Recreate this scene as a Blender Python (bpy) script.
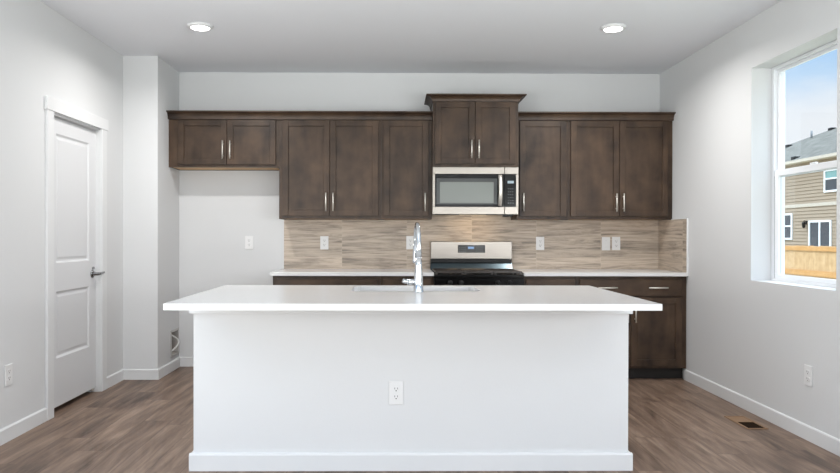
import bpy, bmesh, math, random
from mathutils import Vector, Matrix
PI = math.pi
for o in list(bpy.data.objects):
    bpy.data.objects.remove(o, do_unlink=True)
sc = bpy.context.scene
C = sc.collection

# ------------------------------------------------------------------ camera
F_PX, CX, CY, YAW, PITCH, ROLL, EYE = 691.17, 398.89, 238.55, 0.0086, -0.0040, 0.0018, 1.2236
cam = bpy.data.cameras.new('camera'); camo = bpy.data.objects.new('camera', cam); C.objects.link(camo)
cam.sensor_fit = 'HORIZONTAL'; cam.sensor_width = 36.0
cam.lens = F_PX / 840 * 36.0
cam.shift_x = (420 - CX) / 840; cam.shift_y = (CY - 236.5) / 840
cam.clip_start = 0.05; cam.clip_end = 400
sy, cy_, sp, cp = math.sin(YAW), math.cos(YAW), math.sin(PITCH), math.cos(PITCH)
r_ = Vector((cy_, -sy, 0)); f_ = Vector((cp*sy, cp*cy_, sp)); u_ = Vector((-sp*sy, -sp*cy_, cp))
cr, sr = math.cos(ROLL), math.sin(ROLL)
rr = r_*cr + u_*sr; uu = u_*cr - r_*sr
camo.matrix_world = Matrix(((rr.x, uu.x, -f_.x, 0), (rr.y, uu.y, -f_.y, 0), (rr.z, uu.z, -f_.z, EYE), (0, 0, 0, 1)))
sc.camera = camo

# ------------------------------------------------------------------ exposure, world, sun, added fill lights
vs = sc.view_settings
vs.view_transform = 'Standard'; vs.look = 'None'; vs.gamma = 1.0; vs.use_curve_mapping = False
vs.exposure = 0.0
WORLD_STRENGTH, SUN_STRENGTH = 1.05, 1.5
REAR_LIGHT, UP_FILL_LIGHT, LEFT_LIGHT, RIGHT_LIGHT, CAN_LIGHT, CAN_GLOW, HOOD_LIGHT = 26.0, 90.0, 138.0, 124.0, 21.0, 14.0, 0.8

def lin(r, g, b):
    f = lambda c: (c/255)/12.92 if c/255 <= 0.04045 else (((c/255)+0.055)/1.055)**2.4
    return (f(r), f(g), f(b), 1.0)

w = bpy.data.worlds.new('sky'); sc.world = w; w.use_nodes = True
nt = w.node_tree; nt.nodes.clear()
def N(t, typ, **kw):
    n = t.nodes.new(typ)
    for k, v in kw.items(): setattr(n, k, v)
    return n
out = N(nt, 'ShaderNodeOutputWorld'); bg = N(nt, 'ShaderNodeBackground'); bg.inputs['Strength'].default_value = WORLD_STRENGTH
tc = N(nt, 'ShaderNodeTexCoord'); sx = N(nt, 'ShaderNodeSeparateXYZ'); nt.links.new(tc.outputs['Generated'], sx.inputs[0])
ramp = N(nt, 'ShaderNodeValToRGB')
e = ramp.color_ramp.elements
e[0].position = 0.0; e[0].color = lin(246, 248, 252)
e[1].position = 0.50; e[1].color = lin(206, 226, 246)
q = e.new(0.155); q.color = lin(240, 245, 252)
q = e.new(0.20); q.color = lin(196, 224, 252)
q = e.new(0.26); q.color = lin(142, 196, 248)
q = e.new(0.36); q.color = lin(150, 200, 246)
nt.links.new(sx.outputs['Z'], ramp.inputs[0])
mp = N(nt, 'ShaderNodeMapping'); mp.inputs['Scale'].default_value = (5, 5, 16)
nt.links.new(tc.outputs['Generated'], mp.inputs[0])
nz = N(nt, 'ShaderNodeTexNoise'); nz.inputs['Scale'].default_value = 1.3; nz.inputs['Detail'].default_value = 5
nt.links.new(mp.outputs[0], nz.inputs['Vector'])
cr2 = N(nt, 'ShaderNodeValToRGB'); cr2.color_ramp.elements[0].position = 0.50; cr2.color_ramp.elements[1].position = 0.78
nt.links.new(nz.outputs['Fac'], cr2.inputs[0])
mx = N(nt, 'ShaderNodeMixRGB'); mx.inputs[2].default_value = lin(246, 249, 253)
nt.links.new(cr2.outputs[0], mx.inputs[0]); nt.links.new(ramp.outputs[0], mx.inputs[1])
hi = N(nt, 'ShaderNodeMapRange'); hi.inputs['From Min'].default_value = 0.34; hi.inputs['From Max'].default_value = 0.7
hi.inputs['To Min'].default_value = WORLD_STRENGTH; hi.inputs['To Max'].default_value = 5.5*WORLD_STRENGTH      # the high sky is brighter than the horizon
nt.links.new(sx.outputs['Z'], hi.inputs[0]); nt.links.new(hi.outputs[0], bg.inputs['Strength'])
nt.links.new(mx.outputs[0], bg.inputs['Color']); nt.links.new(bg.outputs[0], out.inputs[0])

def light(name, typ, loc, direction, energy, color=(1, 1, 1), **kw):
    l = bpy.data.lights.new(name, typ); l.energy = energy; l.color = color
    for k, v in kw.items(): setattr(l, k, v)
    o = bpy.data.objects.new(name, l); C.objects.link(o); o.location = loc
    o.rotation_euler = Vector(direction).to_track_quat('-Z', 'Y').to_euler()
    return o
light('sun', 'SUN', (0, 0, 12), (0.62, -0.16, -0.77), SUN_STRENGTH, (1.0, 0.97, 0.92), angle=math.radians(3))
# added area fills for daylight, in made-up openings behind and beside the camera
light('rear_daylight_fill', 'AREA', (0.1, -3.55, 1.28), (0, 1, -0.02), REAR_LIGHT, (0.97, 0.985, 1.0), shape='RECTANGLE', size=4.1, size_y=2.3)
light('side_daylight_fill', 'AREA', (-2.36, 0.80, 1.15), (0.42, 0.26, 0.87), LEFT_LIGHT, (0.98, 0.99, 1.0), shape='RECTANGLE', size=3.1, size_y=1.5)
light('window_wall_fill', 'AREA', (2.56, 0.70, 1.40), (-0.42, 0.26, 0.87), RIGHT_LIGHT, (0.97, 0.985, 1.0), shape='RECTANGLE', size=2.7, size_y=1.3)
light('rear_up_fill', 'AREA', (0.1, -3.50, 0.55), (0, 0.42, 0.90), UP_FILL_LIGHT, (1.0, 0.985, 0.96), shape='RECTANGLE', size=4.1, size_y=0.9)  # added upward fill to brighten the ceiling

# ------------------------------------------------------------------ mesh helpers
class MB:
    def __init__(s): s.bm = bmesh.new()
    def box(s, x0, x1, y0, y1, z0, z1, bev=0.0, seg=1):
        b = bmesh.new()
        v = [b.verts.new(p) for p in ((x0,y0,z0),(x1,y0,z0),(x1,y1,z0),(x0,y1,z0),(x0,y0,z1),(x1,y0,z1),(x1,y1,z1),(x0,y1,z1))]
        for f in ((3,2,1,0),(4,5,6,7),(0,1,5,4),(1,2,6,5),(2,3,7,6),(3,0,4,7)): b.faces.new([v[i] for i in f])
        if bev > 0: bmesh.ops.bevel(b, geom=b.edges[:], offset=bev, segments=seg, profile=0.5, affect='EDGES')
        s._merge(b); return s
    def _merge(s, b):
        m = bpy.data.meshes.new('tmp'); b.to_mesh(m); b.free(); s.bm.from_mesh(m); bpy.data.meshes.remove(m)
    def tube(s, pts, r, n=12, caps=True):
        pts = [Vector(p) for p in pts]; rs = r if isinstance(r, (list, tuple)) else [r]*len(pts)
        b = bmesh.new(); rings = []; prev = None
        for i, p in enumerate(pts):
            t = (pts[min(i+1, len(pts)-1)] - pts[max(i-1, 0)]).normalized()
            if prev is None:
                a = Vector((0, 0, 1)) if abs(t.z) < 0.9 else Vector((1, 0, 0))
                nrm = t.cross(a).normalized()
            else:
                nrm = (prev - t*prev.dot(t)).normalized()
            prev = nrm; bn = t.cross(nrm)
            rings.append([b.verts.new(p + (nrm*math.cos(2*PI*k/n) + bn*math.sin(2*PI*k/n))*rs[i]) for k in range(n)])
        for i in range(len(rings)-1):
            for k in range(n):
                f = b.faces.new((rings[i][k], rings[i][(k+1) % n], rings[i+1][(k+1) % n], rings[i+1][k])); f.smooth = True
        if caps: b.faces.new(rings[0][::-1]); b.faces.new(rings[-1])
        bmesh.ops.recalc_face_normals(b, faces=b.faces[:])
        s._merge(b); return s
    def lathe(s, prof, c=(0, 0, 0), axis='z', n=32, smooth=True):
        b = bmesh.new(); rings = []
        def pt(r, h, a):
            x, y = r*math.cos(a), r*math.sin(a)
            p = {'z': (x, y, h), 'y': (x, h, y), 'x': (h, x, y)}[axis]
            return (p[0]+c[0], p[1]+c[1], p[2]+c[2])
        for r, h in prof:
            rings.append([b.verts.new(pt(max(r, 1e-5), h, 2*PI*k/n)) for k in range(n)])
        for i in range(len(rings)-1):
            for k in range(n):
                f = b.faces.new((rings[i][k], rings[i][(k+1) % n], rings[i+1][(k+1) % n], rings[i+1][k])); f.smooth = smooth
        bmesh.ops.remove_doubles(b, verts=b.verts[:], dist=2e-5)
        bmesh.ops.holes_fill(b, edges=b.edges[:])
        bmesh.ops.recalc_face_normals(b, faces=b.faces[:])
        s._merge(b); return s
    def prism(s, prof, axis, a0, a1, m0=0.0, m1=0.0):
        """closed profile swept along an axis; profile points are (p, z) for axis x (p=y) and y (p=x); m0, m1 mitre the ends"""
        b = bmesh.new(); R = []
        for a, m in ((a0, m0), (a1, m1)):
            R.append([b.verts.new((a + m*p, p, z) if axis == 'x' else (p, a + m*p, z)) for p, z in prof])
        n = len(prof)
        for k in range(n): b.faces.new((R[0][k], R[0][(k+1) % n], R[1][(k+1) % n], R[1][k]))
        b.faces.new(R[0][::-1]); b.faces.new(R[1])
        bmesh.ops.recalc_face_normals(b, faces=b.faces[:])
        s._merge(b); return s
    def faces(s, verts, fs):
        b = bmesh.new(); v = [b.verts.new(p) for p in verts]
        for f in fs: b.faces.new([v[i] for i in f])
        bmesh.ops.recalc_face_normals(b, faces=b.faces[:])
        s._merge(b); return s
    def slab_with_hole(s, outer, inner, z0, z1):
        b = bmesh.new()
        loops = []
        for z in (z1, z0):
            vo = [b.verts.new((x, y, z)) for x, y in outer]; vi = [b.verts.new((x, y, z)) for x, y in inner]
            ed = [b.edges.new((L[i], L[(i+1) % len(L)])) for L in (vo, vi) for i in range(len(L))]
            bmesh.ops.triangle_fill(b, use_beauty=True, use_dissolve=False, edges=ed)
            loops.append((vo, vi))
        for j in (0, 1):
            A, B = loops[0][j], loops[1][j]
            for i in range(len(A)): b.faces.new((A[i], A[(i+1) % len(A)], B[(i+1) % len(A)], B[i]))
        bmesh.ops.recalc_face_normals(b, faces=b.faces[:])
        s._merge(b); return s
    def build(s, name, mat, parent=None, loc=(0, 0, 0), origin=None):
        me = bpy.data.meshes.new(name)
        if origin is not None: bmesh.ops.translate(s.bm, verts=s.bm.verts[:], vec=-Vector(origin)); loc = origin
        s.bm.to_mesh(me); s.bm.free()
        o = bpy.data.objects.new(name, me); C.objects.link(o); me.materials.append(mat)
        o.location = loc
        if parent is not None: o.parent = parent
        return o

def rrect(x0, x1, y0, y1, r, n=5):
    P = []
    for cx, cy, a in ((x1-r, y0+r, -90), (x1-r, y1-r, 0), (x0+r, y1-r, 90), (x0+r, y0+r, 180)):
        for k in range(n+1):
            t = math.radians(a + 90*k/n); P.append((cx + r*math.cos(t), cy + r*math.sin(t)))
    return P

def thing(name, label, cat, loc=(0, 0, 0), rotz=0.0, group=None):
    o = bpy.data.objects.new(name, None); C.objects.link(o); o.location = loc; o.rotation_euler = (0, 0, rotz)
    o.empty_display_size = 0.1
    return tag(o, label, cat, group)
def tag(o, label, cat, group=None):
    o['label'] = label; o['category'] = cat
    if group: o['group'] = group
    return o
def structure(o, label=None, cat=None):
    o['kind'] = 'structure'
    if label: o['label'] = label
    if cat: o['category'] = cat
    return o
def structure_root(name, label, cat, loc=(0, 0, 0)):
    o = bpy.data.objects.new(name, None); C.objects.link(o); o.location = loc; o.empty_display_size = 0.1
    return structure(o, label, cat)

# ------------------------------------------------------------------ materials
def mat(name, color, rough=0.5, metal=0.0, spec=0.5, coat=0.0, bump=None, var=None):
    m = bpy.data.materials.new(name); m.use_nodes = True
    t = m.node_tree; p = t.nodes['Principled BSDF']
    p.inputs['Base Color'].default_value = color; p.inputs['Roughness'].default_value = rough
    p.inputs['Metallic'].default_value = metal; p.inputs['Specular IOR Level'].default_value = spec
    p.inputs['Coat Weight'].default_value = coat
    tc = N(t, 'ShaderNodeTexCoord')
    if var:      # (scale vector, amount, detail)
        mp = N(t, 'ShaderNodeMapping'); mp.inputs['Scale'].default_value = var[0]; t.links.new(tc.outputs['Object'], mp.inputs[0])
        nz = N(t, 'ShaderNodeTexNoise'); nz.inputs['Scale'].default_value = 1.0; nz.inputs['Detail'].default_value = var[2]
        t.links.new(mp.outputs[0], nz.inputs['Vector'])
        mr = N(t, 'ShaderNodeMapRange'); mr.inputs['From Min'].default_value = 0.3; mr.inputs['From Max'].default_value = 0.7
        mr.inputs['To Min'].default_value = 1-var[1]; mr.inputs['To Max'].default_value = 1+var[1]
        t.links.new(nz.outputs['Fac'], mr.inputs[0])
        mu = N(t, 'ShaderNodeVectorMath', operation='SCALE'); mu.inputs[0].default_value = color[:3]
        t.links.new(mr.outputs[0], mu.inputs['Scale']); t.links.new(mu.outputs[0], p.inputs['Base Color'])
    if bump:     # (scale, strength, distance)
        nb = N(t, 'ShaderNodeTexNoise'); nb.inputs['Scale'].default_value = bump[0]; nb.inputs['Detail'].default_value = 3
        t.links.new(tc.outputs['Object'], nb.inputs['Vector'])
        bp = N(t, 'ShaderNodeBump'); bp.inputs['Strength'].default_value = bump[1]; bp.inputs['Distance'].default_value = bump[2]
        t.links.new(nb.outputs['Fac'], bp.inputs['Height']); t.links.new(bp.outputs[0], p.inputs['Normal'])
    return m

def wood_mat(name, c0, c1, scale, rough=0.38):
    m = bpy.data.materials.new(name); m.use_nodes = True; t = m.node_tree; p = t.nodes['Principled BSDF']
    tc = N(t, 'ShaderNodeTexCoord'); mp = N(t, 'ShaderNodeMapping'); mp.inputs['Scale'].default_value = scale
    oi = N(t, 'ShaderNodeObjectInfo'); ad = N(t, 'ShaderNodeVectorMath', operation='ADD')
    ml = N(t, 'ShaderNodeVectorMath', operation='SCALE'); ml.inputs[0].default_value = (7, 3, 11)
    t.links.new(oi.outputs['Random'], ml.inputs['Scale'])
    t.links.new(tc.outputs['Object'], ad.inputs[0]); t.links.new(ml.outputs[0], ad.inputs[1]); t.links.new(ad.outputs[0], mp.inputs[0])
    n1 = N(t, 'ShaderNodeTexNoise'); n1.inputs['Scale'].default_value = 1; n1.inputs['Detail'].default_value = 6; n1.inputs['Distortion'].default_value = 0.6
    t.links.new(mp.outputs[0], n1.inputs['Vector'])
    n2 = N(t, 'ShaderNodeTexNoise'); n2.inputs['Scale'].default_value = 6.5; n2.inputs['Detail'].default_value = 4
    t.links.new(ad.outputs[0], n2.inputs['Vector'])
    mi = N(t, 'ShaderNodeMath', operation='MULTIPLY_ADD'); mi.inputs[1].default_value = 0.45
    sc2 = N(t, 'ShaderNodeMath', operation='MULTIPLY'); sc2.inputs[1].default_value = 0.55
    t.links.new(n2.outputs['Fac'], sc2.inputs[0]); t.links.new(n1.outputs['Fac'], mi.inputs[0]); t.links.new(sc2.outputs[0], mi.inputs[2])
    cr = N(t, 'ShaderNodeValToRGB'); cr.color_ramp.elements[0].position = 0.32; cr.color_ramp.elements[0].color = c0
    cr.color_ramp.elements[1].position = 0.66; cr.color_ramp.elements[1].color = c1
    t.links.new(mi.outputs[0], cr.inputs[0]); t.links.new(cr.outputs[0], p.inputs['Base Color'])
    p.inputs['Roughness'].default_value = rough; p.inputs['Specular IOR Level'].default_value = 0.30
    return m

def floor_mat():
    m = bpy.data.materials.new('vinyl_planks'); m.use_nodes = True; t = m.node_tree; p = t.nodes['Principled BSDF']; L = t.links.new
    tc = N(t, 'ShaderNodeTexCoord'); s = N(t, 'ShaderNodeSeparateXYZ'); L(tc.outputs['Object'], s.inputs[0])
    def M(op, a, b=None, c=None):
        n = N(t, 'ShaderNodeMath', operation=op)
        for i, v in enumerate((a, b, c)):
            if v is None: continue
            if isinstance(v, (int, float)): n.inputs[i].default_value = v
            else: L(v, n.inputs[i])
        return n.outputs[0]
    PW, PL = 0.182, 1.22
    fx = M('DIVIDE', s.outputs['X'], PW); ix = M('FLOOR', fx); rx = M('FRACT', fx)
    wn = N(t, 'ShaderNodeTexWhiteNoise', noise_dimensions='1D'); L(ix, wn.inputs['W'])
    fy = M('ADD', M('DIVIDE', s.outputs['Y'], PL), M('MULTIPLY', wn.outputs['Value'], 7.0)); iy = M('FLOOR', fy); ry = M('FRACT', fy)
    cv = N(t, 'ShaderNodeCombineXYZ'); L(ix, cv.inputs[0]); L(iy, cv.inputs[1])
    wp = N(t, 'ShaderNodeTexWhiteNoise', noise_dimensions='2D'); L(cv.outputs[0], wp.inputs['Vector'])
    off = N(t, 'ShaderNodeVectorMath', operation='SCALE'); off.inputs['Scale'].default_value = 37.0; L(wp.outputs['Color'], off.inputs[0])
    ps = N(t, 'ShaderNodeVectorMath', operation='ADD'); L(tc.outputs['Object'], ps.inputs[0]); L(off.outputs[0], ps.inputs[1])
    mp = N(t, 'ShaderNodeMapping'); mp.inputs['Scale'].default_value = (22, 1.3, 1); L(ps.outputs[0], mp.inputs[0])
    g1 = N(t, 'ShaderNodeTexNoise'); g1.inputs['Scale'].default_value = 1; g1.inputs['Detail'].default_value = 12; g1.inputs['Roughness'].default_value = 0.72; g1.inputs['Distortion'].default_value = 0.9
    L(mp.outputs[0], g1.inputs['Vector'])
    mp2 = N(t, 'ShaderNodeMapping'); mp2.inputs['Scale'].default_value = (7, 1.1, 1); L(ps.outputs[0], mp2.inputs[0])
    g2 = N(t, 'ShaderNodeTexNoise'); g2.inputs['Scale'].default_value = 1; g2.inputs['Detail'].default_value = 4; g2.inputs['Distortion'].default_value = 1.6
    L(mp2.outputs[0], g2.inputs['Vector'])
    v = M('ADD', M('MULTIPLY', g1.outputs['Fac'], 0.5), M('MULTIPLY', g2.outputs['Fac'], 0.5))
    v = M('ADD', v, M('MULTIPLY', M('SUBTRACT', wp.outputs['Value'], 0.5), 0.10))
    cr = N(t, 'ShaderNodeValToRGB'); el = cr.color_ramp.elements
    el[0].position = 0.35; el[0].color = lin(74, 59, 50); el[1].position = 0.68; el[1].color = lin(156, 134, 117)
    q = el.new(0.44); q.color = lin(106, 87, 74); q = el.new(0.54); q.color = lin(128, 107, 92)
    L(v, cr.inputs[0])
    edge = M('MINIMUM', M('MULTIPLY', M('MINIMUM', rx, M('SUBTRACT', 1.0, rx)), PW), M('MULTIPLY', M('MINIMUM', ry, M('SUBTRACT', 1.0, ry)), PL))
    gap = M('LESS_THAN', edge, 0.0013)
    mx = N(t, 'ShaderNodeMixRGB'); mx.inputs[2].default_value = lin(74, 60, 52); L(M('MULTIPLY', gap, 0.8), mx.inputs[0]); L(cr.outputs[0], mx.inputs[1])
    L(mx.outputs[0], p.inputs['Base Color']); p.inputs['Roughness'].default_value = 0.42; p.inputs['Specular IOR Level'].default_value = 0.35
    bp = N(t, 'ShaderNodeBump'); bp.inputs['Strength'].default_value = 0.15; bp.inputs['Distance'].default_value = 0.002; L(g1.outputs['Fac'], bp.inputs['Height']); L(bp.outputs[0], p.inputs['Normal'])
    return m

def tile_mat():
    m = bpy.data.materials.new('veined_stone_tile'); m.use_nodes = True; t = m.node_tree; p = t.nodes['Principled BSDF']; L = t.links.new
    tc = N(t, 'ShaderNodeTexCoord'); s = N(t, 'ShaderNodeSeparateXYZ'); L(tc.outputs['Object'], s.inputs[0])
    def M(op, a, b=None):
        n = N(t, 'ShaderNodeMath', operation=op)
        for i, v in enumerate((a, b)):
            if v is None: continue
            if isinstance(v, (int, float)): n.inputs[i].default_value = v
            else: L(v, n.inputs[i])
        return n.outputs[0]
    TW, TH = 0.606, 0.334
    run = M('ADD', s.outputs['X'], s.outputs['Y'])          # one of the two is constant on each leg of the corner
    fx = M('DIVIDE', run, TW); fz = M('DIVIDE', s.outputs['Z'], TH)
    ix, rx, iz, rz = M('FLOOR', fx), M('FRACT', fx), M('FLOOR', fz), M('FRACT', fz)
    cv = N(t, 'ShaderNodeCombineXYZ'); L(ix, cv.inputs[0]); L(iz, cv.inputs[1])
    wp = N(t, 'ShaderNodeTexWhiteNoise', noise_dimensions='2D'); L(cv.outputs[0], wp.inputs['Vector'])
    off = N(t, 'ShaderNodeVectorMath', operation='SCALE'); off.inputs['Scale'].default_value = 23.0; L(wp.outputs['Color'], off.inputs[0])
    rv = N(t, 'ShaderNodeCombineXYZ'); L(run, rv.inputs[0]); L(s.outputs['Z'], rv.inputs[2])
    ps = N(t, 'ShaderNodeVectorMath', operation='ADD'); L(rv.outputs[0], ps.inputs[0]); L(off.outputs[0], ps.inputs[1])
    mp = N(t, 'ShaderNodeMapping'); mp.inputs['Scale'].default_value = (1.9, 1, 24); L(ps.outputs[0], mp.inputs[0])
    g1 = N(t, 'ShaderNodeTexNoise'); g1.inputs['Scale'].default_value = 1; g1.inputs['Detail'].default_value = 12; g1.inputs['Roughness'].default_value = 0.74; g1.inputs['Distortion'].default_value = 1.0
    L(mp.outputs[0], g1.inputs['Vector'])
    mp2 = N(t, 'ShaderNodeMapping'); mp2.inputs['Scale'].default_value = (4, 1, 75); L(ps.outputs[0], mp2.inputs[0])
    g2 = N(t, 'ShaderNodeTexNoise'); g2.inputs['Scale'].default_value = 1; g2.inputs['Detail'].default_value = 4; L(mp2.outputs[0], g2.inputs['Vector'])
    v = M('ADD', M('MULTIPLY', g1.outputs['Fac'], 0.76), M('MULTIPLY', g2.outputs['Fac'], 0.24))
    cr = N(t, 'ShaderNodeValToRGB'); el = cr.color_ramp.elements
    el[0].position = 0.34; el[0].color = lin(104, 95, 86); el[1].position = 0.65; el[1].color = lin(204, 191, 175)
    q = el.new(0.44); q.color = lin(154, 142, 129); q = el.new(0.52); q.color = lin(183, 168, 152)
    L(v, cr.inputs[0])
    edge = M('MINIMUM', M('MULTIPLY', M('MINIMUM', rx, M('SUBTRACT', 1.0, rx)), TW), M('MULTIPLY', M('MINIMUM', rz, M('SUBTRACT', 1.0, rz)), TH))
    mx = N(t, 'ShaderNodeMixRGB'); mx.inputs[2].default_value = lin(196, 184, 168); L(M('MULTIPLY', M('LESS_THAN', edge, 0.0014), 0.7), mx.inputs[0]); L(cr.outputs[0], mx.inputs[1])
    L(mx.outputs[0], p.inputs['Base Color']); p.inputs['Roughness'].default_value = 0.42
    return m

WHITE = lin(211, 212, 213)
m_wall = mat('wall_paint', WHITE, 0.75, spec=0.3, bump=(95, 0.10, 0.004))
m_ceil = mat('ceiling_paint', lin(228, 230, 234), 0.9, spec=0.2, bump=(60, 0.15, 0.005))
m_trim = mat('trim_paint', lin(218, 219, 220), 0.45, spec=0.4)
m_door = mat('door_paint', lin(212, 213, 215), 0.45, spec=0.4)
m_island = mat('island_paint', lin(214, 215, 216), 0.7, spec=0.3, bump=(90, 0.10, 0.004))
m_quartz = mat('white_quartz', lin(213, 213, 213), 0.18, spec=0.3, var=((40, 40, 40), 0.015, 3))
m_floor = floor_mat(); m_tile = tile_mat()
m_wood = wood_mat('espresso_wood', lin(38, 28, 21), lin(83, 65, 51), (9, 9, 1.6))
m_woodh = wood_mat('espresso_wood_horizontal', lin(38, 28, 21), lin(83, 65, 51), (1.6, 9, 9))
m_maple = wood_mat('raw_maple', lin(190, 150, 104), lin(214, 178, 132), (1.2, 14, 14), 0.5)
m_kick = mat('toe_kick_black', lin(22, 17, 15), 0.6)
m_nickel = mat('brushed_nickel', lin(232, 228, 220), 0.38, metal=0.75)
m_lever = mat('satin_lever', lin(150, 150, 152), 0.22, metal=1.0)
m_chrome = mat('chrome', lin(202, 205, 208), 0.12, metal=1.0)
m_steel = mat('stainless_steel', lin(160, 154, 147), 0.34, metal=1.0, var=((1, 1, 160), 0.03, 2))
m_basin = mat('sink_steel', lin(214, 215, 216), 0.34, metal=1.0)
m_blackglass = mat('black_glass', lin(16, 17, 19), 0.10, spec=0.38)
m_oven_window = mat('oven_window_reflection', lin(120, 124, 120), 0.16, metal=0.35, spec=0.6)  # grey base colour stands in for the reflected bright room
m_oven_border = mat('oven_window_border', lin(70, 72, 72), 0.12, metal=0.25, spec=0.6)
m_enamel = mat('black_enamel', lin(11, 11, 12), 0.16, spec=0.28)
m_iron = mat('cast_iron', lin(46, 38, 33), 0.24, spec=0.8)
m_riser = mat('riser_reflection', lin(74, 86, 92), 0.2, metal=0.8)  # window's blue reflection put into the riser's base colour
m_black = mat('black_plastic', lin(14, 14, 15), 0.35, spec=0.35)
m_plate = mat('white_plastic', lin(224, 224, 224), 0.35)
m_slot = mat('slot_dark', lin(46, 44, 44), 0.6)
m_key = mat('key_print', lin(92, 96, 98), 0.5)
m_badge = mat('badge_grey', lin(150, 146, 140), 0.4)
m_vinyl = mat('window_vinyl', lin(230, 232, 235), 0.4)
m_track = mat('track_grey', lin(120, 124, 128), 0.5)
m_bronze = mat('register_tan', lin(138, 108, 80), 0.5)
m_duct = mat('duct_shade', lin(34, 22, 11), 0.9, spec=0.1)
m_grey = mat('box_grey', lin(190, 188, 186), 0.5)
m_recess = mat('box_dark', lin(186, 182, 178), 0.7)
m_hose = mat('hose_white', lin(226, 226, 224), 0.4)

def emit_mat(name, color, strength):
    m = bpy.data.materials.new(name); m.use_nodes = True; t = m.node_tree; p = t.nodes['Principled BSDF']
    p.inputs['Base Color'].default_value = color
    p.inputs['Emission Color'].default_value = color; p.inputs['Emission Strength'].default_value = strength
    return m
m_lens = emit_mat('lit_lens', (1.0, 0.97, 0.92, 1), CAN_GLOW)
m_lcd = emit_mat('lit_display', lin(120, 150, 190), 0.5)
m_lcd_dim = emit_mat('oven_display', lin(140, 156, 164), 0.25)

def glass_mat():
    m = bpy.data.materials.new('window_glass'); m.use_nodes = True; t = m.node_tree; t.nodes.clear()
    o = N(t, 'ShaderNodeOutputMaterial'); mx = N(t, 'ShaderNodeMixShader'); a = N(t, 'ShaderNodeBsdfTransparent'); g = N(t, 'ShaderNodeBsdfGlossy')
    g.inputs['Roughness'].default_value = 0.02; a.inputs['Color'].default_value = (0.97, 0.98, 0.98, 1)
    mx.inputs[0].default_value = 0.03
    t.links.new(a.outputs[0], mx.inputs[1]); t.links.new(g.outputs[0], mx.inputs[2]); t.links.new(mx.outputs[0], o.inputs[0])
    return m
m_glass = glass_mat()

# ------------------------------------------------------------------ the room
D, XR, XL, XB, DB, H = 6.4703, 2.500, -2.2893, -1.9955, 5.8812, 2.745
YF = -3.6
structure(MB().box(XL-0.15, XR+0.16, YF-0.15, D+0.15, -0.2, 0).build('floor', m_floor), 'brown wood-look plank floor running towards the cabinets', 'floor')
structure(MB().box(XL-0.15, XR+0.16, YF-0.15, D+0.15, H, H+0.25).build('ceiling', m_ceil), 'flat white textured ceiling', 'ceiling')
structure(MB().box(XL-0.15, XR+0.16, D, D+0.15, 0, H).build('wall_back', m_wall), 'white wall behind the cabinets', 'wall')
# side wall with the window opening
WY0, WY1, WZ0, WZ1 = 3.875, 4.806, 0.917, 2.397
b = MB()
b.box(XR, XR+0.16, YF, -2.1, 0, H).box(XR, XR+0.16, 2.7, WY0, 0, H).box(XR, XR+0.16, -2.1, 2.7, 0, 0.65).box(XR, XR+0.16, -2.1, 2.7, 2.4, H).box(XR, XR+0.16, WY1, D, 0, H).box(XR, XR+0.16, WY0, WY1, 0, WZ0).box(XR, XR+0.16, WY0, WY1, WZ1, H)
structure(b.build('wall_right', m_wall), 'white side wall with the window opening', 'wall')
# wall with the white panel door
DY0, DY1, DZ = 4.652, 5.424, 2.044
b = MB()
b.box(XL-0.12, XL, YF, -2.7, 0, H).box(XL-0.12, XL, 3.1, DY0, 0, H).box(XL-0.12, XL, -2.7, 3.1, 2.4, H).box(XL-0.12, XL, DY1, D, 0, H).box(XL-0.12, XL, DY0, DY1, DZ, H)
structure(b.build('wall_left', m_wall), 'white side wall with the panel door', 'wall')
structure(MB().box(XL-0.16, XL-0.13, DY0-0.3, DY1+0.3, 0, H).build('wall_closet', m_wall), 'closet wall behind the panel door', 'wall')
# short return wall beside the fridge space, with the recess of the water supply box
BY0, BY1, BZ0, BZ1, BD = 6.232, 6.438, 0.135, 0.350, 0.09
b = MB()
b.box(XL, XB, DB, BY0, 0, H).box(XL, XB, BY1, D, 0, H).box(XL, XB, BY0, BY1, 0, BZ0).box(XL, XB, BY0, BY1, BZ1, H).box(XL, XB-BD, BY0, BY1, BZ0, BZ1)
structure(b.build('wall_return', m_wall), 'short white wall return beside the fridge space', 'wall')
# wall behind the camera with a wide opening added for the rear fill lights
b = MB()
b.box(XL, -2.0, YF-0.12, YF, 0, H).box(2.2, XR, YF-0.12, YF, 0, H).box(-2.0, 2.2, YF-0.12, YF, 2.45, H)
structure(b.build('wall_front', m_wall), 'unseen wall with a wide opening added for fill light', 'wall')

# frames in the unseen openings added for fill light beside the camera
def opening_frame(name, label, b, loc):
    t = structure_root(name, label, 'window', loc); bmesh.ops.translate(b.bm, verts=b.bm.verts[:], vec=-Vector(loc)); b.build('window_frame', m_trim, t)
xf0, xf1 = XL-0.03, XL-0.0005
b = MB().box(xf0, xf1, -2.7, -2.64, 0.001, 2.4).box(xf0, xf1, 3.04, 3.1, 0.001, 2.4).box(xf0, xf1, -2.64, 3.04, 2.34, 2.4).box(xf0, xf1, -2.64, 3.04, 0.001, 0.06).box(xf0, xf1, -0.78, -0.70, 0.06, 2.34).box(xf0, xf1, 1.10, 1.18, 0.06, 2.34)
opening_frame('added_window_2', 'added white frame of the unseen wide opening beside the camera', b, (XL, 0.2, 0))
xf0, xf1 = XR+0.0005, XR+0.03
b = MB().box(xf0, xf1, -2.1, -2.04, 0.65, 2.4).box(xf0, xf1, 2.64, 2.7, 0.65, 2.4).box(xf0, xf1, -2.04, 2.64, 2.34, 2.4).box(xf0, xf1, -2.04, 2.64, 0.65, 0.71).box(xf0, xf1, 0.27, 0.33, 0.71, 2.34)
opening_frame('added_window_3', 'added white frame of the unseen fill light opening in the window wall', b, (XR, 0.3, 0.65))

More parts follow.
